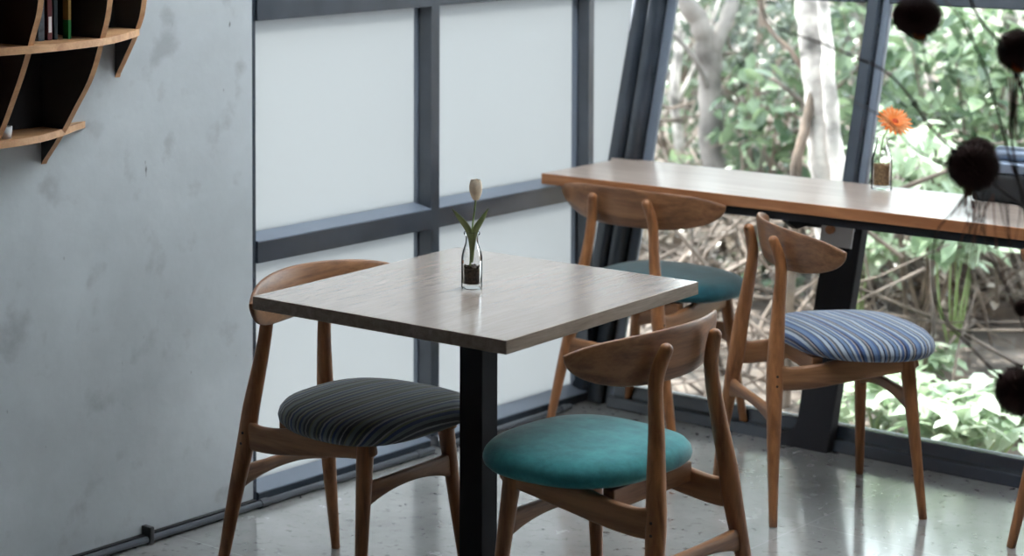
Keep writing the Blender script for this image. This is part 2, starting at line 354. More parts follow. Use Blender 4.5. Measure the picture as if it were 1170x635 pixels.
# ------------------------------------------------------------------ the room
CEIL = 2.75
corners = [Wp(-6.5, 0.0), Wp(2.30, 0.0), Gp(8.0, 0.0), Gp(8.0, 0.0) - D*8.0]
bm = bmesh.new(); prism(bm, [p.xy for p in [Wp(-6.5, .12), Wp(2.42, .12), Gp(.1, .12), Gp(8.2, .12), Gp(8.2, 0)-D*9.2, Wp(-6.6, .12)-N*8]], -0.30, 0.0)
struct('floor', bm, M['floor'])
# the ceiling with an added, unseen opal roof light brightening the window corner
bm = bmesh.new(); FILL_SKY = (.25, 2.25, -2.5, -.12)
for a0, a1, b0, b1 in ((-6.6, FILL_SKY[0], -9, .3), (FILL_SKY[1], 3.3, -9, .3), (FILL_SKY[0], FILL_SKY[1], FILL_SKY[3], .3), (FILL_SKY[0], FILL_SKY[1], -9, FILL_SKY[2])): wbox(bm, a0, a1, b0, b1, CEIL, CEIL+.2)
struct('ceiling', bm, M['ceiling'])
w3 = struct_empty('fill_skylight')  # invented skylight, out of view: soft top fill for the interior
for k in range(3):
    a = FILL_SKY[0] + k*.667
    bm = bmesh.new(); wbox(bm, a+.02, a+.647, FILL_SKY[2], FILL_SKY[3], CEIL+.10, CEIL+.11); obj('fill_skylight_pane', bm, M['opal'], w3)
    bm = bmesh.new(); wbox(bm, a-.02, a+.02, FILL_SKY[2], FILL_SKY[3], CEIL+.06, CEIL+.14); obj('fill_skylight_bar', bm, M['frame'], w3)
bm = bmesh.new(); wbox(bm, -6.5, .728, -.006, .14, 0, CEIL); struct('wall_left', bm, M['concrete'])
# back walls with large openings the photo never shows
bm = bmesh.new(); wbox(bm, -6.64, -6.5, -8.6, .14, 0, CEIL); struct('wall_back', bm, M['dark_plaster'])
bm = bmesh.new(); wbox(bm, 4.10, 8.2, -.02, .14, 0, CEIL, Gp); struct('wall_right', bm, M['dark_plaster'])
bm = bmesh.new(); prism(bm, [p.xy for p in [Gp(8.0, 0), Gp(8.2, 0), Gp(8.2, 0)-D*9.2, Gp(8.0, 0)-D*9.2]], 0, CEIL); struct('wall_front', bm, M['dark_plaster'])
# black skirting and grey conduit at the foot of the wall
bm = bmesh.new(); wbox(bm, -6.4, .728, -.020, -.006, 0, .022); struct('baseboard_left', bm, M['rubber'])
bm = bmesh.new(); tube(bm, [Wp(-6.4, -.028, .0125), Wp(.742, -.028, .0125)], .0085, 10); tube(bm, [Wp(.75, -.028, .0125), Wp(1.46, -.028, .0125)], .0095, 10)
tube(bm, [Wp(1.50, -.028, .0125), Wp(2.14, -.028, .0125)], .0085, 10)
for k in (.747, 1.4, 2.1): tube(bm, [Wp(k-.014, -.028, .0125), Wp(k+.014, -.028, .0125)], .012, 10)
struct('trim_1', bm, M['pipe'], smooth=False)
bm = bmesh.new(); wbox(bm, .318, .334, -.040, -.006, .0, .045); bevel(bm, .004, 2); struct('trim_2', bm, M['rubber'])
bm = bmesh.new(); wbox(bm, 1.515, 1.545, -.040, -.004, .022, .052); bevel(bm, .005, 2); struct('trim_3', bm, M['chrome'])

# window_1: frosted glass wall
w1 = struct_empty('window_1')
def wf(name, *boxes, mat='frame'):
    bm = bmesh.new()
    for b_ in boxes: wbox(bm, *b_)
    return obj(name, bm, M[mat], w1)
wf('stile', (.728, .7555, .008, .09, 0, CEIL))
wf('lit_glazing_bead', (1.478, 1.484, .048, .0615, .04, CEIL), mat='bead'); wf('lit_glazing_bead', (2.262, 2.270, .045, .0615, .04, CEIL), mat='bead')
wf('mullion', (1.484, 1.522, 0, .06, .04, CEIL)); wf('mullion', (2.270, 2.297, 0, .06, .04, CEIL))
def ledge_bar(name, s0, s1, zf, zb, zbot, depth=.060, mat='frame'):
    bm = bmesh.new()
    prism8(bm, [Wp(s0, 0, zbot), Wp(s1, 0, zbot), Wp(s1, depth+.03, zbot), Wp(s0, depth+.03, zbot), Wp(s0, 0, zf), Wp(s1, 0, zf), Wp(s1, depth+.03, zb), Wp(s0, depth+.03, zb)])
    o = obj(name, bm, M[mat], w1)
    if depth == .060:
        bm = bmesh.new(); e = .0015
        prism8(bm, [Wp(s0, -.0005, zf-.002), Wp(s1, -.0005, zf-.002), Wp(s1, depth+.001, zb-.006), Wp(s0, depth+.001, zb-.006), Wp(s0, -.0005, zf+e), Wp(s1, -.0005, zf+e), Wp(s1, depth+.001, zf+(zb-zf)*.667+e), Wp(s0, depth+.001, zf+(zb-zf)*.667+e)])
        b_ = obj('lit_glazing_bead', bm, M['bead'], o)  # overlay strip; its paler colour carries the ledge's reflected light
        b_['label'] = 'glazing bead with reflected window light in its pale blue-grey'
    return o
for a, b_ in ((.7555, 1.484), (1.522, 2.270), (2.297, 2.40)):
    ledge_bar('transom', a, b_, .714, .734, .656)
    ledge_bar('sill', a, b_, .030, .052, 0.002)
for a, b_ in ((.7555, 1.484), (1.522, 2.270)): ledge_bar('upper_transom', a, b_, 1.375, 1.385, 1.309)
ledge_bar('upper_transom', 2.297, 2.60, 1.375, 1.385, 1.309)
for a, b_ in ((.75, 1.49), (1.51, 2.275)):
    for z0, z1 in ((.03, .68), (.71, 1.32), (1.37, CEIL)):
        wf('frosted_pane', (a, b_, .062, .068, z0, z1), mat='frosted')
# third bay narrows against the leaning corner post
def slant(z): return 2.208 + .266*z
for z0, z1 in ((.03, .68), (.71, 1.32), (1.37, CEIL)):
    bm = bmesh.new(); prism8(bm, [Wp(2.285, .062, z0), Wp(slant(z0)+.10, .062, z0), Wp(slant(z0)+.10, .068, z0), Wp(2.285, .068, z0),
                                  Wp(2.285, .062, z1), Wp(slant(z1)+.05, .062, z1), Wp(slant(z1)+.05, .068, z1), Wp(2.285, .068, z1)])
    obj('frosted_pane', bm, M['frosted'], w1)

# window_2: outward leaning clear glass wall to the garden
w2 = struct_empty('window_2')
def gbar(name, s0, s1, o0, o1, z0, z1, mat='frame', bv=.004):
    bm = bmesh.new(); wbox(bm, s0, s1, o0, o1, z0, z1, Gp)
    if bv: bevel(bm, bv, 1)
    return obj(name, bm, M[mat], w2)
ZT = CEIL
# corner post: two rounded tubes and a flat bead on each side, all leaning together
def lean_tube(name, s, o, r, mat='frame'):
    bm = bmesh.new(); a, b_ = Gp(s, o, 0.0), Gp(s, o, ZT)
    sweep(bm, [(*a, r, r), (*b_, r, r)], n=16, ref=GD, power=3.2); return obj(name, bm, M[mat], w2, smooth=True)
cp = lean_tube('corner_post', .052, -.012, .027); lean_tube('corner_post', .112, -.012, .027)
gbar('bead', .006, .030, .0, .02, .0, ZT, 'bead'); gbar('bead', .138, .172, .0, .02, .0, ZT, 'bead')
gbar('corner_backing', .02, .15, .008, .05, 0, ZT)
POSTS = [.852 + .795*k for k in range(5)]
for k, s in enumerate(POSTS):
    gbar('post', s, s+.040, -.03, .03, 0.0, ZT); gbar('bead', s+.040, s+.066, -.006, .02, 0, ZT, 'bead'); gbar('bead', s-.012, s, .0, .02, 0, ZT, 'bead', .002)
edges = [.172] + sum([[s-.012, s+.066] for s in POSTS], [])
for k in range(0, len(edges)-1, 2):
    a, b_ = edges[k], edges[k+1]
    gbar('sill', a, b_, -.012, .03, .030, .066, bv=.003); gbar('kick_rail', a, b_, -.045, .03, 0.0, .034, bv=.003)
    gbar('transom', a, b_, -.02, .03, 1.292, 1.36); gbar('head', a, b_, -.02, .03, CEIL-.06, CEIL-.002)
    gbar('clear_pane', a-.005, b_+.005, .008, .014, .05, 1.30, 'glass', 0); gbar('clear_pane', a-.005, b_+.005, .008, .014, 1.35, CEIL-.04, 'glass', 0)
# steel legs under the counter, leaning with the posts, with rounded gussets at the floor
for s in POSTS[:4]:
    bm = bmesh.new(); prism8(bm, [Gp(s-.014, -.075, .0), Gp(s+.095, -.075, .0), Gp(s+.095, -.028, .0), Gp(s-.014, -.028, .0), Gp(s-.010, -.075, .70), Gp(s+.108, -.075, .70), Gp(s+.108, -.028, .70), Gp(s-.010, -.028, .70)])
    bevel(bm, .003, 1); obj('counter_post', bm, M['black'], w2)
    bm = bmesh.new()
    arc = [(s-.012-.055*(1-math.sin(a)), .004+.055*(1-math.cos(a))+.03) for a in [i*PI/2/6 for i in range(7)]]
    pl_ = [(s-.010, .0)] + [(s-.070, .0)] + [(s-.070, .032)] + [(s-.070+.058*math.sin(i*PI/12), .032+.058*(1-math.cos(i*PI/12))) for i in range(1, 7)]
    va = [bm.verts.new(Gp(a, -.075, z)) for a, z in pl_]; vb = [bm.verts.new(Gp(a, -.03, z)) for a, z in pl_]
    bm.faces.new(va); bm.faces.new(vb[::-1])
    for i in range(len(pl_)): bm.faces.new((va[i], vb[i], vb[(i+1) % len(pl_)], va[(i+1) % len(pl_)]))
    obj('gusset', bm, M['black'], w2)

# ------------------------------------------------------------------ window counter
ct = thing('window_counter', 'long wooden bar counter fixed along the leaning garden window', 'counter')
TZ = .762
CW = -.24
poly = [Wp(2.018, -.001), Wp(2.262, -.001), Wp(2.40, -.001), Gp(.060, LEAN*TZ-.045), Gp(.145, LEAN*TZ-.045), Gp(3.9, LEAN*TZ-.036), Gp(3.9, CW), Gp(.10, CW)]
# front-left corner lies on both the wall face and the front line
fl = Wp(2.018, -.001); fr = Gp(3.9, CW)
poly = [fl, Wp(2.30, -.001), Wp(2.392, -.001), Gp(.055, LEAN*TZ-.055), Gp(.145, LEAN*TZ-.055), Gp(.16, LEAN*TZ-.036), Gp(3.9, LEAN*TZ-.036), fr]
ang = math.atan2(GD.y, GD.x)
def loc2(p): q = p - fl; return (q.dot(GD), q.dot(Vector((-GD.y, GD.x, 0))))
bm = bmesh.new(); fs = prism(bm, [loc2(p) for p in poly], TZ-.033, TZ)
bevel(bm, .0015, 1)
for f in bm.faces: f.material_index = 0 if abs(f.normal.z) > .9 else 1
o = obj('counter_top', bm, [M['counter'], M['counter_edge']], ct, loc=fl.xy.to_3d(), rotz=ang)
bm = bmesh.new()
q = [fl + GD*.16 + GN*.012, fr + GN*.012, fr + GN*.05, fl + GD*.20 + GN*.05]
prism(bm, [p.xy for p in q], TZ-.058, TZ-.033)
obj('steel_channel', bm, M['black'], ct)
for s in POSTS[:4]:
    bm = bmesh.new()
    prism8(bm, [Gp(s-.012, CW-.10+.05, .655) , Gp(s+.004, CW-.05, .655), Gp(s+.004, .12-.2, .655), Gp(s-.012, .12-.2, .655), Gp(s-.012, CW-.16, .704), Gp(s+.004, CW-.16, .704), Gp(s+.004, -.08, .704), Gp(s-.012, -.08, .704)])
    wbox(bm, s-.012, s+.143, -.206, -.196, .650, .704, Gp)
    obj('bracket', bm, M['black'], ct)
    bm = bmesh.new(); wbox(bm, s+.043, s+.143, -.212, -.206, .604, .660, Gp); b_ = obj('bracket_plate', bm, M['bracket'], ct); b_['label'] = 'pale grey bracket plate'
    bm = bmesh.new(); a = Gp(s+.075, -.2125, .652); tube(bm, [a, a - GN*.014], .013, 14); obj('knob', bm, M['counter_edge'], b_)

# ------------------------------------------------------------------ chairs
KP = dict(BF=(-.415, .224, 0), J=(-.385, .148, .3785), PM=(-.359, .1074, .6566), PT=(-.374, .0941, .738), FF=(0, .211, 0), U=(-.0235, .154, .405))
def make_chair(name, label, seat_mat, loc, rotz, group=None):
    t = thing(name, label, 'chair', loc, rotz, group)
    def mir(p, s): return (p[0], p[1]*s) + tuple(p[2:])
    for s in (1, -1):
        pts = [(-.415, .224, 0.0, .0105, .0105), (-.402, .186, .19, .0165, .0150), (-.387, .150, .36, .0225, .0185), (-.380, .139, .44, .0215, .0175),
               (-.366, .118, .56, .0175, .0150), (-.357, .1085, .645, .0155, .0145), (-.362, .103, .690, .0155, .0145), (-.374, .0945, .728, .0140, .0135)]
        bm = bmesh.new(); sweep(bm, [mir(p, s) for p in catmull(pts, 4)], n=14, power=2.3, round_end=(False, True))
        leg = obj('rear_leg', bm, M['oak_z'], t, smooth=True)
        bm = bmesh.new()
        for zz in (.355, .380):
            x_ = -.387 + (zz-.36)*.09; y_ = .150 - (zz-.36)*.14
            tube(bm, [(x_, (y_+.0155)*s, zz), (x_, (y_+.0195)*s, zz)], .0035, 8)
        obj('dowel_plug', bm, M['plug'], leg)
        pts = [(0, .211, 0.0, .0105, .0105), (-.012, .182, .20, .0150, .0145), (-.0235, .155, .40, .0200, .0185), (-.024, .153, .424, .0200, .0185)]
        bm = bmesh.new(); sweep(bm, [mir(p, s) for p in catmull(pts, 4)], n=14, power=2.3); obj('front_leg', bm, M['oak_z'], t, smooth=True)
        # side rail: swells at the rear leg and runs up under the seat front
        pts = [(-.385, .150, .377, .035, .010), (-.345, .153, .371, .031, .0105), (-.28, .156, .376, .031, .0105), (-.18, .157, .392, .032, .0105), (-.08, .156, .404, .029, .011), (-.022, .154, .408, .026, .011), (.002, .154, .413, .018, .009)]
        bm = bmesh.new(); sweep(bm, [mir(p, s) for p in catmull(pts, 4)], n=12, ref=Vector((0, 0, 1)), power=4); obj('side_rail', bm, M['oak_x'], t, smooth=True)
    def stretcher(nm, x, yh, z, hend, hmid, arch):
        pts = []
        for k in range(17):
            u = -1 + k/8; h = hmid + (hend-hmid)*abs(u)**2.2
            pts.append((x + .0*u, yh*u, z + arch*(1-u*u), h, .0095))
        bm = bmesh.new(); sweep(bm, pts, n=12, ref=Vector((0, 0, 1)), power=4); return obj(nm, bm, M['oak_y'], t, smooth=True)
    stretcher('rear_stretcher', -.394, .170, .272, .029, .0135, .010)
    stretcher('front_stretcher', -.018, .168, .300, .030, .015, .012)
    # cross rail under the seat
    bm = bmesh.new(); box(bm, -.075, -.045, -.15, .15, .395, .4245); bevel(bm, .004); obj('seat_brace', bm, M['oak_y'], t)
    bm = bmesh.new(); box(bm, -.285, -.255, -.15, .15, .380, .4245); bevel(bm, .004); obj('seat_brace', bm, M['oak_y'], t)
    # seat cushion
    bm = bmesh.new(); n = 48
    prof = [(0, .424), (.55, .424), (.86, .424), (.95, .428), (.99, .437), (1.0, .447), (.985, .459), (.94, .470), (.84, .478), (.6, .4835), (.3, .485), (0, .4855)]
    rings = []; fac = [0.0]*len(prof); uvl = bm.loops.layers.uv.new('cloth'); cloth = {}
    for i in range(len(prof)-2, -1, -1): fac[i] = fac[i+1] + math.hypot((prof[i][0]-prof[i+1][0])*.21, prof[i][1]-prof[i+1][1])/.21
    for (r, z), fc in zip(prof, fac):
        if r == 0: rings.append([bm.verts.new((-.11, 0, z))]); cloth[rings[-1][0]] = (-.116, 0) if fc == 0 else (.1, .1); continue
        ring = []
        for k in range(n):
            an = 2*PI*k/n; c, s_ = math.cos(an), math.sin(an); ex = 2/2.7
            x = math.copysign(abs(c)**ex, c); y = math.copysign(abs(s_)**ex, s_)
            wid = .231*(1 + .06*x)
            zz = z - .006*(abs(y)**2)*r + .004*max(0, -x)*r
            ring.append(bm.verts.new((-.119 + .197*x*r, wid*y*r, zz))); cloth[ring[-1]] = (-.119 + .197*x*fc, wid*y*fc)
        rings.append(ring)
    for a, b_ in zip(rings, rings[1:]):
        for k in range(n):
            k2 = (k+1) % n
            if len(a) == 1: bm.faces.new((a[0], b_[k2], b_[k]))
            elif len(b_) == 1: bm.faces.new((a[k], a[k2], b_[0]))
            else: bm.faces.new((a[k], a[k2], b_[k2], b_[k]))
    for f in bm.faces:
        for l_ in f.loops: l_[uvl].uv = cloth[l_.vert]
    obj('seat', bm, seat_mat, t, smooth=True)
    # curved backrest
    bm = bmesh.new(); nu, nv_ = 44, 10; F = []; B = []
    for i in range(nu+1):
        th = PI*i/nu; u = -math.cos(th); u = max(-.9995, min(.9995, u))
        zt = .7625 - .018*u*u - .016*abs(u)**7; hgt = .0585*(1-abs(u)**3.1)**.55; zc = zt - hgt
        yc = .287*u; xc = -.345 + .098*u*u; sl = .196*u/.287; nx, ny = 1, -sl; L_ = math.hypot(nx, ny); nx /= L_; ny /= L_
        cf, cb = [], []
        for j in range(nv_+1):
            v_ = -math.cos(PI*j/nv_); z = zc + hgt*v_; th_ = .0085*min(1, ((1-v_*v_)+.02)**.35)*min(1, (hgt/.058)**.4+.25); lean = -(z-.70)*.16
            cf.append(bm.verts.new((xc+nx*th_+lean, yc+ny*th_, z))); cb.append(bm.verts.new((xc-nx*th_+lean, yc-ny*th_, z)))
        F.append(cf); B.append(cb)
    for i in range(nu):
        for j in range(nv_):
            bm.faces.new((F[i][j], F[i+1][j], F[i+1][j+1], F[i][j+1])); bm.faces.new((B[i][j], B[i][j+1], B[i+1][j+1], B[i+1][j]))
        bm.faces.new((F[i][0], B[i][0], B[i+1][0], F[i+1][0])); bm.faces.new((F[i][nv_], F[i+1][nv_], B[i+1][nv_], B[i][nv_]))
    for i in (0, nu):
        for j in range(nv_): bm.faces.new((F[i][j], F[i][j+1], B[i][j+1], B[i][j]))
    bk = obj('backrest', bm, M['oak_y'], t, smooth=True)
    for s in (1, -1):
        bm = bmesh.new(); tube(bm, [(-.336, .101*s, .715), (-.3305, .101*s, .715)], .0045, 10); obj('screw_plug', bm, M['plug'], bk)
    return t
G_CH = 'wooden chairs with curved backs'
c1 = make_chair('dining_chair', 'teal seated wooden chair in front, its back to the viewer, at the table', M['teal'], (.6266, 4.7692, 0), 2.3867, G_CH)
c2 = make_chair('dining_chair', 'wooden chair with dark charcoal striped seat by the concrete wall', M['grey_stripe'], (.3470, 4.9582, 0), -.7114, G_CH)
c3 = make_chair('dining_chair', 'wooden chair with deep blue-teal seat facing the window counter, near the corner', M['teal_blue'], (1.3036, 6.6296, 0), .8233, G_CH)
c4 = make_chair('dining_chair', 'wooden chair with bright blue striped seat beside the window counter', M['blue_stripe'], (1.7089, 5.832, 0), .124, G_CH)
# chair at the right edge, only one leg in the photo
a5 = .78; lp = at(1155, 625, z=0)
r5 = Vector((-.415*math.cos(a5) - .224*math.sin(a5), -.415*math.sin(a5) + .224*math.cos(a5), 0))
c5 = dup(c3, lp - r5, a5, 'chair at the right edge of the photo, only one tapered wooden leg showing', G_CH)

# ------------------------------------------------------------------ table
tb = thing('cafe_table', 'square wooden-topped cafe table on a single black column', 'table', (.496, 4.961, 0), -.7087)
bm = bmesh.new(); fs = box(bm, -.3477, .3477, -.3992, .3992, .720, .75); bevel(bm, .0012, 1)
for f in bm.faces: f.material_index = 0 if abs(f.normal.z) > .9 else 1
obj('table_top', bm, [M['laminate'], M['laminate_edge']], tb)
bm = bmesh.new(); box(bm, -.032, .032, -.032, .032, .012, .712); bevel(bm, .002, 1); obj('column', bm, M['black'], tb)
bm = bmesh.new(); box(bm, -.15, .15, -.15, .15, .712, .720); obj('mounting_plate', bm, M['black'], tb)
bm = bmesh.new(); box(bm, -.21, .21, -.21, .21, 0, .012); bevel(bm, .003, 1); obj('base_plate', bm, M['black'], tb)

# ------------------------------------------------------------------ vases with flowers
def bottle(name, label, loc, H, R, neck, fill_mat, fz0, fz1, scale=1):
    t = thing(name, label, 'vase', loc)
    bm = bmesh.new()
    outer = [(0, 0.0005), (R*.9, 0.0005), (R, .004), (R, H*.48), (R*.97, H*.58), (R*.80, H*.70), (neck*1.05, H*.80), (neck, H*.88), (neck*1.02, H*.93), (neck*1.28, H*.95), (neck*1.30, H*.985), (neck*1.15, H)]
    inner = [(neck*.85, H*.985), (neck*.82, H*.88), (neck*.9, H*.80), (R*.70, H*.70), (R*.87, H*.58), (R*.90, H*.48), (R*.90, .016), (R*.8, .011), (0, .011)]
    lathe(bm, catmull(outer, 2)+inner, 28); obj('bottle', bm, M['bottle'], t, smooth=True)
    bm = bmesh.new(); r = R*.86
    rnd = random.Random(3)
    lathe(bm, [(0, fz0), (r, fz0), (r, fz1-.004), (r*.8, fz1+.001), (0, fz1+.003)], 22)
    for k in range(70):
        an = rnd.uniform(0, 2*PI); rr = r*math.sqrt(rnd.random())*.93; sz = rnd.uniform(.0018, .0035)
        m_ = Matrix.Translation((rr*math.cos(an), rr*math.sin(an), fz1 - .001 + rnd.uniform(0, .004))) @ Matrix.Diagonal((sz, sz*.8, sz*.7, 1))
        bmesh.ops.create_icosphere(bm, subdivisions=1, radius=1, matrix=m_)
    f_ = obj('filling', bm, fill_mat, t)
    return t
def petal(bm, base, direction, up, L_, W_, curl=0.3, cup=0.15, n=7, tip=.6):
    side = direction.cross(up).normalized(); rows = []
    for i in range(n+1):
        u = i/n; wv = W_*(math.sin(PI*min(1, u**tip*.94+.04)))**.7*.5; p = base + direction*(L_*u) + up*(L_*curl*u*u)
        rows.append([bm.verts.new(p + side*(wv*v_) + up*(cup*wv*abs(v_)*1.0)) for v_ in (-1, -.5, 0, .5, 1)])
    for a, b_ in zip(rows, rows[1:]):
        for j in range(4): bm.faces.new((a[j], a[j+1], b_[j+1], b_[j]))
tv = bottle('bud_vase', 'small clear bottle on the cafe table holding dark soil', (.4804, 4.9698, .75), .132, .0245, .0145, M['pebble'], .0125, .050)
tp = thing('tulip', 'faded cream tulip with two green leaves in the table bottle', 'flower', (.4804, 4.9698, .75))
bm = bmesh.new(); tube(bm, catmull([(-.004, 0, .045), (-.002, 0, .10), (.002, 0, .15), (.007, 0, .19), (.0085, 0, .208)], 3), [.0022]*13, 8); obj('stem', bm, M['stem'], tp, smooth=True)
bm = bmesh.new()
def blade(bm, pts, wds):
    P = [Vector(p) for p in pts]; rows = []
    for i, p in enumerate(P):
        d = (P[min(i+1, len(P)-1)]-P[max(i-1, 0)]).normalized(); s_ = d.cross(Vector((0, 1, .15))).normalized(); n_ = Vector((0, -1, 0))
        rows.append([bm.verts.new(p + s_*wds[i]*k + n_*wds[i]*(.55*abs(k)) + Vector((0, off, 0))) for k in (-1, 0, 1) for off in (0,)])
    back = [[bm.verts.new(v.co + Vector((0, .0012, 0))) for v in r] for r in rows]
    for a, b_ in zip(rows, rows[1:]):
        for j in range(2): bm.faces.new((a[j], a[j+1], b_[j+1], b_[j]))
    for a, b_ in zip(back, back[1:]):
        for j in range(2): bm.faces.new((a[j], b_[j], b_[j+1], a[j+1]))
    for r0, r1, b0, b1 in zip(rows, rows[1:], back, back[1:]):
        bm.faces.new((r0[0], r1[0], b1[0], b0[0])); bm.faces.new((r0[2], b0[2], b1[2], r1[2]))
for sgn, tipx, tipz, y_ in ((-1, -.047, .186, -.006), (1, .037, .188, -.012)):
    bm = bmesh.new()
    blade(bm, catmull([(0, 0, .060), (.002*sgn, y_*.3, .11), (tipx*.22, y_*.6, .140), (tipx*.62, y_, .165), (tipx, y_, tipz)], 3), [.003, .004, .005, .006, .0065, .007, .0075, .0072, .0065, .0055, .004, .0022, .0004])
    obj('leaf', bm, M['stem'], tp, smooth=True)
bm = bmesh.new(); ctr = Vector((.009, 0, .206))
for k in range(6):
    an = 2*PI*k/6 + .3; rad = Vector((math.cos(an), math.sin(an), 0)); lay = 1 if k % 2 else .86; rows = []
    for i in range(9):
        u = i/8; r = .0162*lay*(math.sin(PI*min(.97, u*.62+.12)))**.8; z = .047*u; wd = .0105*math.sin(PI*min(.985, u*.80+.12))**.8
        tg = Vector((-rad.y, rad.x, 0)); p = ctr + rad*r + Z*z
        rows.append([bm.verts.new(p + tg*wd*a - rad*(wd*.55*a*a)) for a in (-1, -.5, 0, .5, 1)])
    for a, b_ in zip(rows, rows[1:]):
        for j in range(4): bm.faces.new((a[j], a[j+1], b_[j+1], b_[j]))
obj('petals', bm, M['tulip'], tp, smooth=True)

gv = bottle('bud_vase', 'clear bottle of brown seeds on the window counter by the post', (1.8203, 6.3398, TZ), .155, .030, .0175, M['seed'], .014, .073)
gf = thing('gerbera', 'bright orange gerbera daisy in the counter bottle', 'flower', (1.8203, 6.3398, TZ))
hd = Vector((.036, 0, .198))
bm = bmesh.new(); tube(bm, catmull([(-.008, 0, .070), (-.004, 0, .11), (.006, 0, .155), (.022, 0, .185), tuple(hd)], 3), [.0021]*13, 8); obj('stem', bm, M['stem'], gf, smooth=True)
ax = Vector((.14, -.70, .70)).normalized(); e1 = ax.orthogonal().normalized(); e2 = ax.cross(e1)
for lay, (L_, W_, nn, cu, off, mt) in enumerate(((.052, .0120, 19, .12, 0.0, 'gerbera'), (.043, .0110, 16, .26, .16, 'gerbera_pale'), (.026, .008, 14, .5, .05, 'gerbera'))):
    bm = bmesh.new()
    for k in range(nn):
        an = 2*PI*k/nn + off; d = e1*math.cos(an) + e2*math.sin(an)
        petal(bm, hd + d*.004 + ax*(.003*lay), d, ax, L_*random.Random(k).uniform(.9, 1.05), W_, cu, .2, tip=1.0)
    obj('petals', bm, M[mt], gf, smooth=True)
bm = bmesh.new(); bmesh.ops.create_icosphere(bm, subdivisions=3, radius=1, matrix=Matrix.Translation(hd+ax*.006) @ ax.to_track_quat('Z', 'Y').to_matrix().to_4x4() @ Matrix.Diagonal((.0095, .0095, .005, 1)))
obj('flower_disc', bm, M['disc'], gf, smooth=True)
bm = bmesh.new(); lathe(bm, [(0, -.009), (.004, -.007), (.009, 0), (.0, .002)], 14); bmesh.ops.transform(bm, matrix=Matrix.Translation(hd) @ ax.to_track_quat('Z', 'Y').to_matrix().to_4x4(), verts=bm.verts)
obj('calyx', bm, M['stem'], gf, smooth=True)

# black case at the far right of the counter
p = at(1109, 229, z=TZ); p2 = at(1215, 240.5, z=TZ); u_ = (p2-p).xy.to_3d().normalized(); an_ = math.atan2(u_.y, u_.x)
bc = thing('equipment_case', 'black boxy case with blue-grey metal top at counter right end', 'case', p, an_)
bm = bmesh.new(); box(bm, 0, .36, 0, .16, 0.001, .082); bevel(bm, .012, 3); obj('case_body', bm, M['bag'], bc, smooth=False)
bm = bmesh.new(); box(bm, .050, .345, .012, .148, .082, .116); bevel(bm, .010, 3); obj('case_lid', bm, M['bag_top'], bc)
bm = bmesh.new(); sweep(bm, [(.055, .08, .132, .022, .034), (.34, .08, .132, .022, .034)], n=20, ref=Z, round_end=(True, True)); obj('handle', bm, M['bag_top'], bc, smooth=True)

# ------------------------------------------------------------------ round wall bookshelf
sh = thing('wall_bookshelf', 'globe shaped wooden bookshelf hung on the concrete wall', 'bookshelf')
ZC = 1.62
def rib(s, prof, mat):
    prof = [(-.004, prof[0][1])] + [q_ for q_ in prof[1:]]
    low = catmull(prof, 5); up_ = [(o_, 2*ZC - z_) for o_, z_ in reversed(low)]
    line = low + up_; th = .0085
    bm = bmesh.new(); ew = .004
    A = [bm.verts.new(Wp(s-th, -.0065, line[0][1]))]; 
    # face board
    va = [bm.verts.new(Wp(s-th, min(-.007, o_), z_)) for o_, z_ in line]; vb = [bm.verts.new(Wp(s+th, min(-.007, o_), z_)) for o_, z_ in line]
    bm.verts.remove(A[0])
    f1 = bm.faces.new(va); f2 = bm.faces.new(vb[::-1])
    nl = len(line)
    for i in range(nl):
        f = bm.faces.new((va[i], vb[i], vb[(i+1) % nl], va[(i+1) % nl])); f.material_index = 1
    bmesh.ops.triangulate(bm, faces=[f1, f2])
    return obj('upright', bm, [mat, M['shelf_edge']], sh)
rib(.245, [(0, 1.198), (-.052, 1.270), (-.078, 1.315), (-.107, 1.396), (-.125, 1.62)], M['shelf_dark'])
rib(.003, [(0, 1.006), (-.072, 1.081), (-.125, 1.150), (-.184, 1.232), (-.222, 1.322), (-.250, 1.415), (-.268, 1.62)], M['shelf_dark'])
rib(-.24, [(0, .955), (-.10, 1.06), (-.146, 1.121), (-.188, 1.195), (-.226, 1.268), (-.261, 1.349), (-.289, 1.43), (-.308, 1.62)], M['shelf_brown'])
rib(-.48, [(0, .985), (-.072, 1.081), (-.125, 1.150), (-.184, 1.232), (-.222, 1.322), (-.250, 1.415), (-.268, 1.62)], M['shelf_brown'])
def shelf(z, front, mat):
    L_ = catmull(front, 5); th = .0085; bm = bmesh.new()
    pts = [(s_, min(-.008, o_)) for s_, o_ in L_]
    va = [bm.verts.new(Wp(s_, o_, z-th)) for s_, o_ in pts] + [bm.verts.new(Wp(pts[-1][0], -.007, z-th)), bm.verts.new(Wp(pts[0][0], -.007, z-th))]
    vb = [bm.verts.new(v.co + Z*2*th) for v in va]
    f1 = bm.faces.new(va); f2 = bm.faces.new(vb[::-1]); n_ = len(va)
    for i in range(n_): f = bm.faces.new((va[i], vb[i], vb[(i+1) % n_], va[(i+1) % n_])); f.material_index = 1
    bmesh.ops.triangulate(bm, faces=[f1, f2]); bm.normal_update()
    return obj('shelf', bm, [mat, M['shelf_edge']], sh)
shelf(1.090, [(.136, -.008), (.09, -.030), (.0, -.082), (-.12, -.135), (-.24, -.150), (-.36, -.135), (-.48, -.09), (-.56, -.03)], M['shelf_edge'])
shelf(1.3165, [(.246, -.088), (.13, -.165), (.003, -.229), (-.12, -.256), (-.24, -.264), (-.36, -.250), (-.48, -.229), (-.60, -.165), (-.70, -.088)], M['shelf_edge'])
shelf(1.62, [(.33, -.06), (.245, -.135), (.12, -.22), (.003, -.275), (-.24, -.318), (-.48, -.275), (-.70, -.135), (-.78, -.06)], M['shelf_edge'])
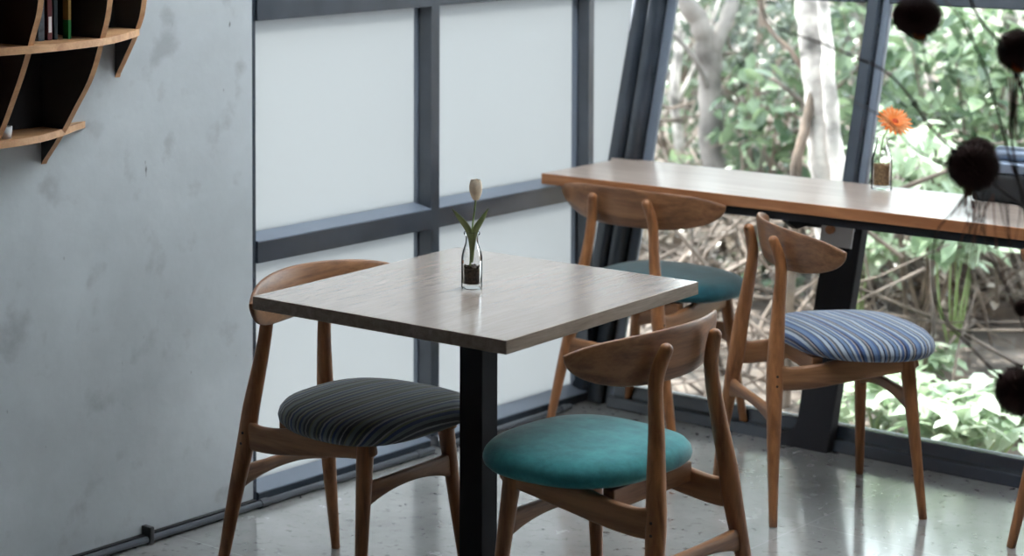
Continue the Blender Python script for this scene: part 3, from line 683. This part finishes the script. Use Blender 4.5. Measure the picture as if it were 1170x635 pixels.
for s0, s1, z0 in ((.003, .245, 1.3165), (-.24, .003, 1.09), (-.48, -.24, 1.09), (-.70, -.48, 1.3165)):
    bm = bmesh.new(); wbox(bm, s0, s1, -.012, -.0065, z0, 2*ZC-z0); obj('back_panel', bm, M['shelf_dark'], sh)
# books on the upper visible shelf
def book(s, w_, d, h, mat, label, front, lab=False, lines=False):
    t = thing('book', label, 'book', Wp(s, front, 1.3255), math.atan2(D.y, D.x), 'books on the globe shelf')
    bm = bmesh.new(); box(bm, -w_/2, w_/2, 0, d, 0, h); bevel(bm, .001, 1); obj('cover', bm, mat, t)
    if lab: bm = bmesh.new(); box(bm, -w_*.30, w_*.30, -.0006, .0004, .018, .055); o_ = obj('spine_label', bm, M['white'], t); o_['label'] = 'white paper spine label'
    if lines:
        bm = bmesh.new(); rnd = random.Random(5)
        z_ = .075
        while z_ < h-.01:
            l_ = rnd.uniform(.003, .006); box(bm, w_*.02, w_*.24, -.0006, .0004, z_, z_+l_); z_ += l_ + .003
        obj('spine_lettering', bm, M['white'], t)
    return t
book(-.152, .020, .13, .19, M['book_grey'], 'grey and black book nearest the upright on the globe shelf', -.185, lines=True)
book(-.126, .015, .13, .185, M['book_red'], 'maroon book with a white spine label on the globe shelf', -.185, lab=True)
book(-.108, .012, .13, .18, M['book_teal'], 'thin dark teal book right of the maroon one on the shelf', -.185)
gb = thing('book', 'slim book with ochre and green spine standing alone on the globe shelf', 'book', Wp(-.070, -.19, 1.3255), math.atan2(D.y, D.x), 'books on the globe shelf')
bm = bmesh.new(); box(bm, -.004, .004, 0, .02, 0, .044); obj('green_band', bm, M['green'], gb)
bm = bmesh.new(); box(bm, -.004, .004, 0, .02, .0445, .17); obj('cover', bm, M['gold'], gb)
cup = at(6, 158, z=1.099)
bm = bmesh.new(); lathe(bm, [(0, 0), (.014, 0), (.017, .028), (.014, .028), (.012, .003), (0, .003)], 18); o = obj('small_cup', bm, M['white'], None, smooth=True); o.location = cup
tag(o, 'tiny white cup on the lowest shelf of the globe bookcase', 'cup')

# ------------------------------------------------------------------ foreground dried branches with dark round seed heads
def curve_obj(name, pixpts, mat, r0, r1, parent, k=4):
    P = [at(px, py, Y=Y) for px, py, Y in pixpts]; S = catmull([tuple(p) for p in P], k)
    rr = [r0 + (r1-r0)*i/(len(S)-1) for i in range(len(S))]
    bm = bmesh.new(); tube(bm, S, rr, 7); return obj(name, bm, mat, parent, smooth=True)
br = thing('dried_branches', 'bare dark dried branches arching in from the right foreground', 'branches', at(1225, 560, Y=3.45))
def rel(o): o.matrix_parent_inverse = Matrix.Translation(-br.location); return o
BR = [
 ([(1225, 640, 3.45), (1215, 420, 3.45), (1188, 250, 3.45), (1172, 120, 3.4), (1150, 60, 3.35), (1118, 20, 3.3), (1098, -30, 3.3)], .0035, .0022),
 ([(1188, 250, 3.45), (1113, 193, 3.4), (1064, 146, 3.4), (1036, 106, 3.4), (1012, 82, 3.4), (979, 66, 3.4), (932, 47, 3.4), (893, 34, 3.4), (874, 18, 3.4), (868, -10, 3.4)], .0024, .0010),
 ([(1113, 200, 3.4), (1049, 173, 3.4), (1020, 143, 3.4), (1002, 130, 3.4), (975, 116, 3.4)], .0016, .0007),
 ([(1165, 447, 3.4), (1136, 424, 3.4), (1105, 392, 3.4), (1079, 364, 3.4), (1066, 328, 3.4), (1069, 269, 3.4), (1090, 240, 3.4), (1108, 215, 3.4)], .0022, .0012),
 ([(1188, 250, 3.45), (1160, 200, 3.4), (1138, 120, 3.4), (1122, 70, 3.4), (1098, 22, 3.4), (1060, -20, 3.4)], .0022, .0012),
 ([(1215, 420, 3.45), (1165, 447, 3.42)], .0022, .0016), ([(1218, 470, 3.45), (1160, 350, 3.4), (1128, 280, 3.4), (1115, 220, 3.4)], .0016, .0010),
 ([(1150, 60, 3.35), (1160, 90, 3.36), (1156, 160, 3.36), (1175, 260, 3.4)], .0016, .0022),
 ([(1060, -20, 3.4), (1050, 20, 3.4), (1062, 90, 3.4), (1075, 120, 3.4), (1100, 170, 3.4)], .0012, .0008)]
for pp, a, b_ in BR: rel(curve_obj('branch', pp, M['twig'], a, b_, br))
rn = random.Random(8)
for k in range(15):
    x0 = rn.uniform(1095, 1175); y0 = rn.uniform(205, 230); x1 = x0 + rn.uniform(-35, 30); y1 = rn.uniform(262, 420)
    rel(curve_obj('twiglet', [(x0, y0, 3.42), ((x0+x1)/2 + rn.uniform(-10, 10), (y0+y1)/2, 3.42), (x1, y1, 3.42)], M['twig'] if k % 3 else M['twig_red'], .0011, .0005, br, 3))
for k in range(7):
    rel(curve_obj('twiglet', [(1108 + rn.uniform(-5, 5), 214, 3.38), (1100 + k*3-6, 236, 3.38), (1092 + k*5 - 6, 252, 3.38)], M['twig_red'], .0016, .0008, br, 3))
for k in range(4):
    rel(curve_obj('twiglet', [(1152+k*4, 88, 3.36), (1154+k*2.5, 120, 3.36), (1153+k*3, 158, 3.36)], M['twig_red'], .0020, .0012, br, 3))
def seed_head(px, py, Y, rpx, label, flat=.92, orange=None):
    c = at(px, py, Y=Y); r = rpx*Y/FPX
    t = thing('seed_head', label, 'seed head', c, 0, 'dark round seed heads on the dried branches')
    bm = bmesh.new(); bmesh.ops.create_icosphere(bm, subdivisions=3, radius=r*.86)
    rnd = random.Random(int(px)); nsp = 420
    for k in range(nsp):
        z = 1-2*(k+.5)/nsp; an = k*2.39996; q = math.sqrt(1-z*z); d = Vector((q*math.cos(an), q*math.sin(an), z)); s_ = d.orthogonal().normalized(); t_ = d.cross(s_)
        a = r*.82; l_ = r*rnd.uniform(.96, 1.06); w_ = r*.055
        b0 = [bm.verts.new(d*a + s_*w_*math.cos(j*2.094) + t_*w_*math.sin(j*2.094)) for j in range(3)]; tp_ = bm.verts.new(d*l_)
        for j in range(3): bm.faces.new((b0[j], b0[(j+1) % 3], tp_))
    for v in bm.verts: v.co.z *= flat
    obj('burr', bm, M['pod'], t)
    if orange:
        bm = bmesh.new()
        for k in range(7):
            an = -PI/2 + (k-3)*.09 + orange; d = Vector((math.cos(an), -.75, math.sin(an))).normalized()
            petal(bm, d*r*.80, d, Vector((0, -1, .2)).normalized(), r*.34, r*.13, .1, .1)
        obj('bract', bm, M['pod_orange'], t)
    return t
seed_head(1048, 19, 3.4, 30, 'dark seed head highest on the branches, with orange bracts, by the post', .88, orange=-.1)
seed_head(1166, 58, 3.36, 28, 'dark seed head at upper right photo edge, over a red stem', 1.0, orange=-.45)
seed_head(1112, 190, 3.4, 32, 'dark seed head in front of the counter, below the gerbera', .95)
seed_head(1118, 172, 3.47, 20, 'smaller dark seed head tucked behind another above the counter', .8)
seed_head(1166, 447, 3.4, 33, 'large dark seed head hanging low at right, below the counter', .95)
seed_head(1169, 352, 3.42, 11, 'smallest dark seed head at the right photo edge under the counter', 1.0)
# the tall floor vase that carries the branches, just outside the photo
vb = at(1225, 560, Y=3.45); ft = Vector((vb.x+.02, vb.y+.01, 0))
bm = bmesh.new(); topz = vb.z - .02
lathe(bm, [(0, 0), (.09, 0), (.13, topz*.35), (.10, topz*.75), (.05, topz*.93), (.06, topz), (.052, topz), (.042, topz*.93), (.09, topz*.7), (.11, topz*.35), (.08, .01), (0, .01)], 30)
o = obj('floor_vase', bm, M['black'], None, smooth=True); o.location = ft; tag(o, 'tall dark floor vase holding the dried branches', 'vase')

# ------------------------------------------------------------------ the garden
GZ = -.25
def gz(x, y):
    d = (Vector((x, y, 0))-G0).dot(GN)
    return GZ + max(0, min(.62, .17*(d-.9)))
bm = bmesh.new()
gpts = [Gp(-3, .10), Gp(10, .10), Gp(26, 14), Gp(10, 34), Gp(-24, 30), Wp(2.35, 14), Wp(-8, 14), Wp(-8, .2), Wp(2.35, .2)]
bmesh.ops.create_grid(bm, x_segments=60, y_segments=60, size=24)
rn = random.Random(2)
for v in bm.verts: v.co.x += 3; v.co.y += 12; v.co.z = gz(v.co.x, v.co.y) - .06 + rn.uniform(-.03, .03)
struct('ground', bm, M['litter'], smooth=True)

def leaves(name, mat, parent, blobs, seed, Lr=(.05, .09), droop=.3, flatness=0.0):
    """blobs: (centre, (rx,ry,rz), count); leaf meshes folded along the midrib"""
    rnd = random.Random(seed); V = []; Fc = []
    for c, r, n in blobs:
        for _ in range(n):
            while True:
                d = Vector((rnd.uniform(-1, 1), rnd.uniform(-1, 1), rnd.uniform(-1, 1)))
                if d.length < 1: break
            p = Vector(c) + Vector((d.x*r[0], d.y*r[1], d.z*r[2]))
            if p.z < gz(p.x, p.y)-.02: p.z = gz(p.x, p.y) + rnd.uniform(0, .1)
            if (p-G0).dot(GN) - LEAN*p.z < .10: p += GN*(.12 - ((p-G0).dot(GN) - LEAN*p.z))
            L_ = rnd.uniform(*Lr); W_ = L_*rnd.uniform(.20, .27)
            az = rnd.uniform(0, 2*PI); el = rnd.uniform(-.7, .5) - droop
            u = Vector((math.cos(az)*math.cos(el), math.sin(az)*math.cos(el), math.sin(el)))
            nrm = (Z + Vector((rnd.uniform(-.8, .8), rnd.uniform(-.8, .8), 0))*(1-flatness)).normalized()
            s_ = u.cross(nrm).normalized(); nn = s_.cross(u)
            b = len(V)
            for a, wd, dz in ((0, 0, 0), (.3, 1, 0), (.3, 0, 0), (.3, -1, 0), (.68, .86, -.06), (.68, 0, -.06), (.68, -.86, -.06), (1, 0, -.16)):
                V.append(p + u*(a*L_) + s_*(wd*W_) + nn*(dz*L_ + abs(wd)*W_*.28))
            Fc += [(b, b+1, b+2), (b, b+2, b+3), (b+1, b+4, b+5, b+2), (b+2, b+5, b+6, b+3), (b+4, b+7, b+5), (b+5, b+7, b+6)]
    me = bpy.data.meshes.new(name); me.from_pydata([tuple(v) for v in V], [], Fc); me.materials.append(mat); me.update()
    for q_ in me.polygons: q_.use_smooth = True
    o = bpy.data.objects.new(name, me); C.objects.link(o)
    if parent: o.parent = parent; o.matrix_parent_inverse = Matrix.Translation(-parent.location)
    return o
def limb(name, pix, mat, r0, r1, parent, n=9, k=5):
    P = [at(px, py, Y=Y) for px, py, Y in pix]; S = catmull([tuple(p) for p in P], k); rnd = random.Random(int(pix[0][0]))
    bm = bmesh.new()
    tube(bm, [Vector(s_) + Vector((rnd.uniform(-1, 1), rnd.uniform(-1, 1), 0))*r0*.12 for s_ in S], [(r0+(r1-r0)*i/(len(S)-1))*rnd.uniform(.9, 1.1) for i in range(len(S))], n)
    o = obj(name, bm, mat, parent, smooth=True)
    if parent: o.matrix_parent_inverse = Matrix.Translation(-parent.location)
    return o
def ground_pt(px, Y): p_ = at(px, 400, Y=Y); p_.z = gz(p_.x, p_.y)-.03; return p_
def pz(px, Y, z):   # photo row of height z at distance Y
    return px, 274.1 + 0, Y
def crown(c, r, n): return [(c, r, n)]
# big pale forked tree
tA = thing('tree', 'pale forked tree trunk, brightest and thickest, left of the window post', 'tree', ground_pt(957, 7.7))
limb('trunk', [(957, 500, 7.7), (955, 400, 7.7), (950, 300, 7.7), (941, 200, 7.75), (934, 130, 7.8), (930, 60, 7.85), (922, 0, 7.9), (905, -120, 8.0), (900, -400, 8.1)], M['bark_white'], .050, .046, tA, 12)
limb('trunk', [(932, 90, 7.82), (922, 140, 7.76), (910, 190, 7.70), (908, 260, 7.70), (901, 330, 7.7), (895, 480, 7.7)], M['bark_brown'], .018, .024, tA)
limb('branch', [(935, 110, 7.8), (905, 60, 7.9), (875, 25, 8.0), (850, -60, 8.1)], M['bark_brown'], .011, .007, tA)
limb('branch', [(962, 260, 7.68), (957, 190, 7.70), (950, 130, 7.72), (945, 60, 7.74), (940, -20, 7.78), (945, -160, 7.8)], M['bark_white'], .034, .018, tA)
leaves('foliage', M['leaf'], tA, [(at(915, -420, Y=8.1), (.55, .7, .5), 420)], 1)
# grey tree
tB = thing('tree', 'dark grey forked trunk seen between the corner post and pale tree', 'tree', ground_pt(830, 9.3))
limb('trunk', [(832, 420, 9.3), (828, 330, 9.3), (822, 240, 9.3), (813, 160, 9.3), (812, 90, 9.3), (808, 60, 9.3), (798, 25, 9.3), (782, -10, 9.3), (770, -120, 9.4), (770, -300, 9.5)], M['bark_grey'], .062, .036, tB, 12)
limb('branch', [(811, 80, 9.3), (822, 40, 9.3), (838, 0, 9.35), (850, -80, 9.4)], M['bark_grey'], .040, .022, tB)
limb('branch', [(812, 110, 9.3), (795, 70, 9.2), (770, 40, 9.2), (752, 30, 9.2)], M['bark_grey'], .014, .007, tB)
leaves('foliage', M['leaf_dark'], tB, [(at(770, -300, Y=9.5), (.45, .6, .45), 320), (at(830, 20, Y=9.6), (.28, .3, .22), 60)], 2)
# slim pale trees
for i, (x0, x1, Y, r, lab) in enumerate(((774, 776, 10.0, .026, 'slim pale trunk next to the leaning corner post'), (1150, 1138, 8.9, .040, 'slanting pale trunk at the right behind the seed heads'), (868, 858, 11.5, .022, 'thin distant trunk behind the forked pale tree'))):
    t_ = thing('tree', lab, 'tree', ground_pt(x1, Y))
    bark = M['bark_white'] if i < 2 else M['bark_brown']
    limb('trunk', [(x1+2, 430, Y), (x1-4, 320, Y), (x1+3, 200, Y), (x0-3, 110, Y), (x0+4, 30, Y), (x0, -60, Y), (x0+6, -260, Y)], bark, r, r*.7, t_)
    limb('branch', [(x0-2, 120, Y), (x0+22, 70, Y), (x0+45, 10, Y), (x0+60, -60, Y)], bark, r*.4, r*.2, t_, 7)
    leaves('foliage', M['leaf'] if i != 2 else M['leaf_dark'], t_, [(at(x0+10, -230, Y=Y), (.35, .4, .4), 200)], 10+i)
# broad-leaved shrubs: (px, py, Y, rx, ry, rz, count, material, leaf size, label)
SH = [
 (1090, 110, 8.6, .36, .40, .45, 620, 'leaf', (.07, .12), 'lush broad-leaved shrub filling the window right of the post'),
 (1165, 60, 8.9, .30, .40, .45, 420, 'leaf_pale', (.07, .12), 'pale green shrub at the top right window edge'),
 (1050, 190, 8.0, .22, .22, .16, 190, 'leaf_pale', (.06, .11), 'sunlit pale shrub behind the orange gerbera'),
 (985, 60, 9.4, .30, .35, .50, 380, 'leaf', (.06, .10), 'green shrub between the pale tree and window post'),
 (975, 170, 8.8, .20, .25, .22, 170, 'leaf', (.06, .10), 'leafy bush low beside the pale tree trunk'),
 (868, 130, 9.2, .22, .3, .28, 170, 'leaf', (.07, .12), 'leafy shrub between the grey trunk and pale tree'),
 (860, 230, 9.8, .45, .4, .40, 380, 'leaf', (.06, .10), 'green bush behind the teal chair at the counter'),
 (772, 170, 10.5, .30, .4, .40, 300, 'leaf', (.05, .09), 'small-leaved bush beside the slim pale trunk'),
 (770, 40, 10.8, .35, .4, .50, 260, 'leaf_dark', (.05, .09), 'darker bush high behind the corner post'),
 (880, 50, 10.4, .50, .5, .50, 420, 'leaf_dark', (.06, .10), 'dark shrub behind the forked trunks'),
 (905, 330, 9.0, .30, .3, .25, 140, 'leaf', (.06, .10), 'sparse bush under the counter beside the blue chair'),
]
for (px, py, Y, rx, ry, rz, n, mt, ls, lab) in SH:
    g = ground_pt(px, Y); t_ = thing('shrub', lab, 'shrub', g, 0, 'shrubs in the garden')
    c = at(px, py, Y=Y)
    leaves('foliage', M[mt], t_, [(c, (rx, ry, rz), n)], int(px+py), ls)
    rnd = random.Random(int(px)); bm = bmesh.new()
    for k in range(7):
        e = c + Vector((rnd.uniform(-1, 1)*rx*.7, rnd.uniform(-1, 1)*ry*.6, rnd.uniform(-.2, .8)*rz)); m_ = g.lerp(e, .55) + Vector((rnd.uniform(-.06, .06), rnd.uniform(-.06, .06), 0))
        S = catmull([tuple(g + Vector((rnd.uniform(-.05, .05), rnd.uniform(-.05, .05), 0))), tuple(m_), tuple(e)], 5)
        tube(bm, S, [.011 - .008*i/(len(S)-1) for i in range(len(S))], 6)
    o = obj('stems', bm, M['bark_brown'], t_, smooth=True); o.matrix_parent_inverse = Matrix.Translation(-t_.location)
# low sunlit ground plants just outside the glass
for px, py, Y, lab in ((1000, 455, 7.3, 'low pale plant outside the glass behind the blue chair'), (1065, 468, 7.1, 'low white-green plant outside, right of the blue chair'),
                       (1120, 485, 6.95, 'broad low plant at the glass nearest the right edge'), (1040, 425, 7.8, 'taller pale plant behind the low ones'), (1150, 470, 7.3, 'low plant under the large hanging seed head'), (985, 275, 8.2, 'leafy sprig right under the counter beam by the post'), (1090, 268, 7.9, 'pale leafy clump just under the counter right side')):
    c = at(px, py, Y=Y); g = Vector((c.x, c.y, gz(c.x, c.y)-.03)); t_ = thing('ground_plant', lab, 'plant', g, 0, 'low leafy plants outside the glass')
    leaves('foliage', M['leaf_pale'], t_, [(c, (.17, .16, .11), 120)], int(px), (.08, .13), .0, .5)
    bm = bmesh.new(); rnd = random.Random(int(px))
    for k in range(6):
        e = c + Vector((rnd.uniform(-.10, .10), rnd.uniform(-.10, .10), rnd.uniform(-.04, .05))); tube(bm, [g, g.lerp(e, .5)+Vector((rnd.uniform(-.02, .02), 0, 0)), e], [.006, .005, .003], 6)
    o = obj('stems', bm, M['stem'], t_, smooth=True); o.matrix_parent_inverse = Matrix.Translation(-t_.location)
# tangle of dry twigs and litter on the bank
rnd = random.Random(21); bm = bmesh.new()
for k in range(520):
    px = rnd.uniform(730, 1300); Y = rnd.uniform(7.6, 10.5); c = at(px, 300, Y=Y); c.z = 0
    if (c-G0).dot(GN) < .75: c += GN*(.8-(c-G0).dot(GN))
    c.z = gz(c.x, c.y) + rnd.uniform(0, .9)*rnd.random()
    d = Vector((rnd.gauss(0, .8), rnd.gauss(0, .5), rnd.gauss(.25, .6))).normalized()*rnd.uniform(.12, .42); r = rnd.uniform(.003, .011)
    tube(bm, [c-d, c + Vector((rnd.uniform(-.05, .05), 0, rnd.uniform(-.05, .05))), c+d], [r, r*.8, r*.5], 5)
tag(obj('dry_twigs', bm, M['twig_dry'], None, smooth=True), 'tangle of dry grey-brown twigs on the bank under the trees', 'twigs', kind='stuff')
bl_ = [(at(px, 330, Y=Y)*1.0, (.9, .6, .25), 450) for px, Y in ((800, 9.5), (950, 9.2), (1080, 8.8), (1180, 8.6))]
bl_ = [(Vector((c.x, c.y, gz(c.x, c.y)+.05)), r, n*2) for c, r, n in bl_]
tag(leaves('fallen_leaves', M['leaf_dry'], None, bl_, 77, (.05, .09), 0, .3), 'brown fallen leaves littering the bank outside the glass', 'leaves', kind='stuff')
# far thicket closes the view
for i, (X, Y, Zc, n, lab) in enumerate(((1.2, 13.2, 1.1, 1500, 'distant dark thicket at the left of the garden view'), (3.2, 13.0, 1.2, 1500, 'distant thicket behind the forked pale tree'), (5.2, 12.3, 1.2, 1500, 'distant thicket behind the lush shrubs at the right'))):
    t_ = thing('thicket', lab, 'shrub', (X, Y, gz(X, Y)-.05))
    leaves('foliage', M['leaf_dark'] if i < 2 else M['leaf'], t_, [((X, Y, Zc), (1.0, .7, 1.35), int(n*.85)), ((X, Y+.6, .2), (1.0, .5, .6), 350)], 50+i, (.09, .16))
    bm = bmesh.new()
    for k in range(14):
        x = X + rnd.uniform(-.8, .8); y = Y + rnd.uniform(-.6, .6); tube(bm, [(x, y, GZ-.05), (x+rnd.uniform(-.2, .2), y, .8), (x+rnd.uniform(-.4, .4), y, 2.3)], [.03, .024, .015], 6)
    o = obj('stems', bm, M['bark_grey'], t_, smooth=True); o.matrix_parent_inverse = Matrix.Translation(-t_.location)
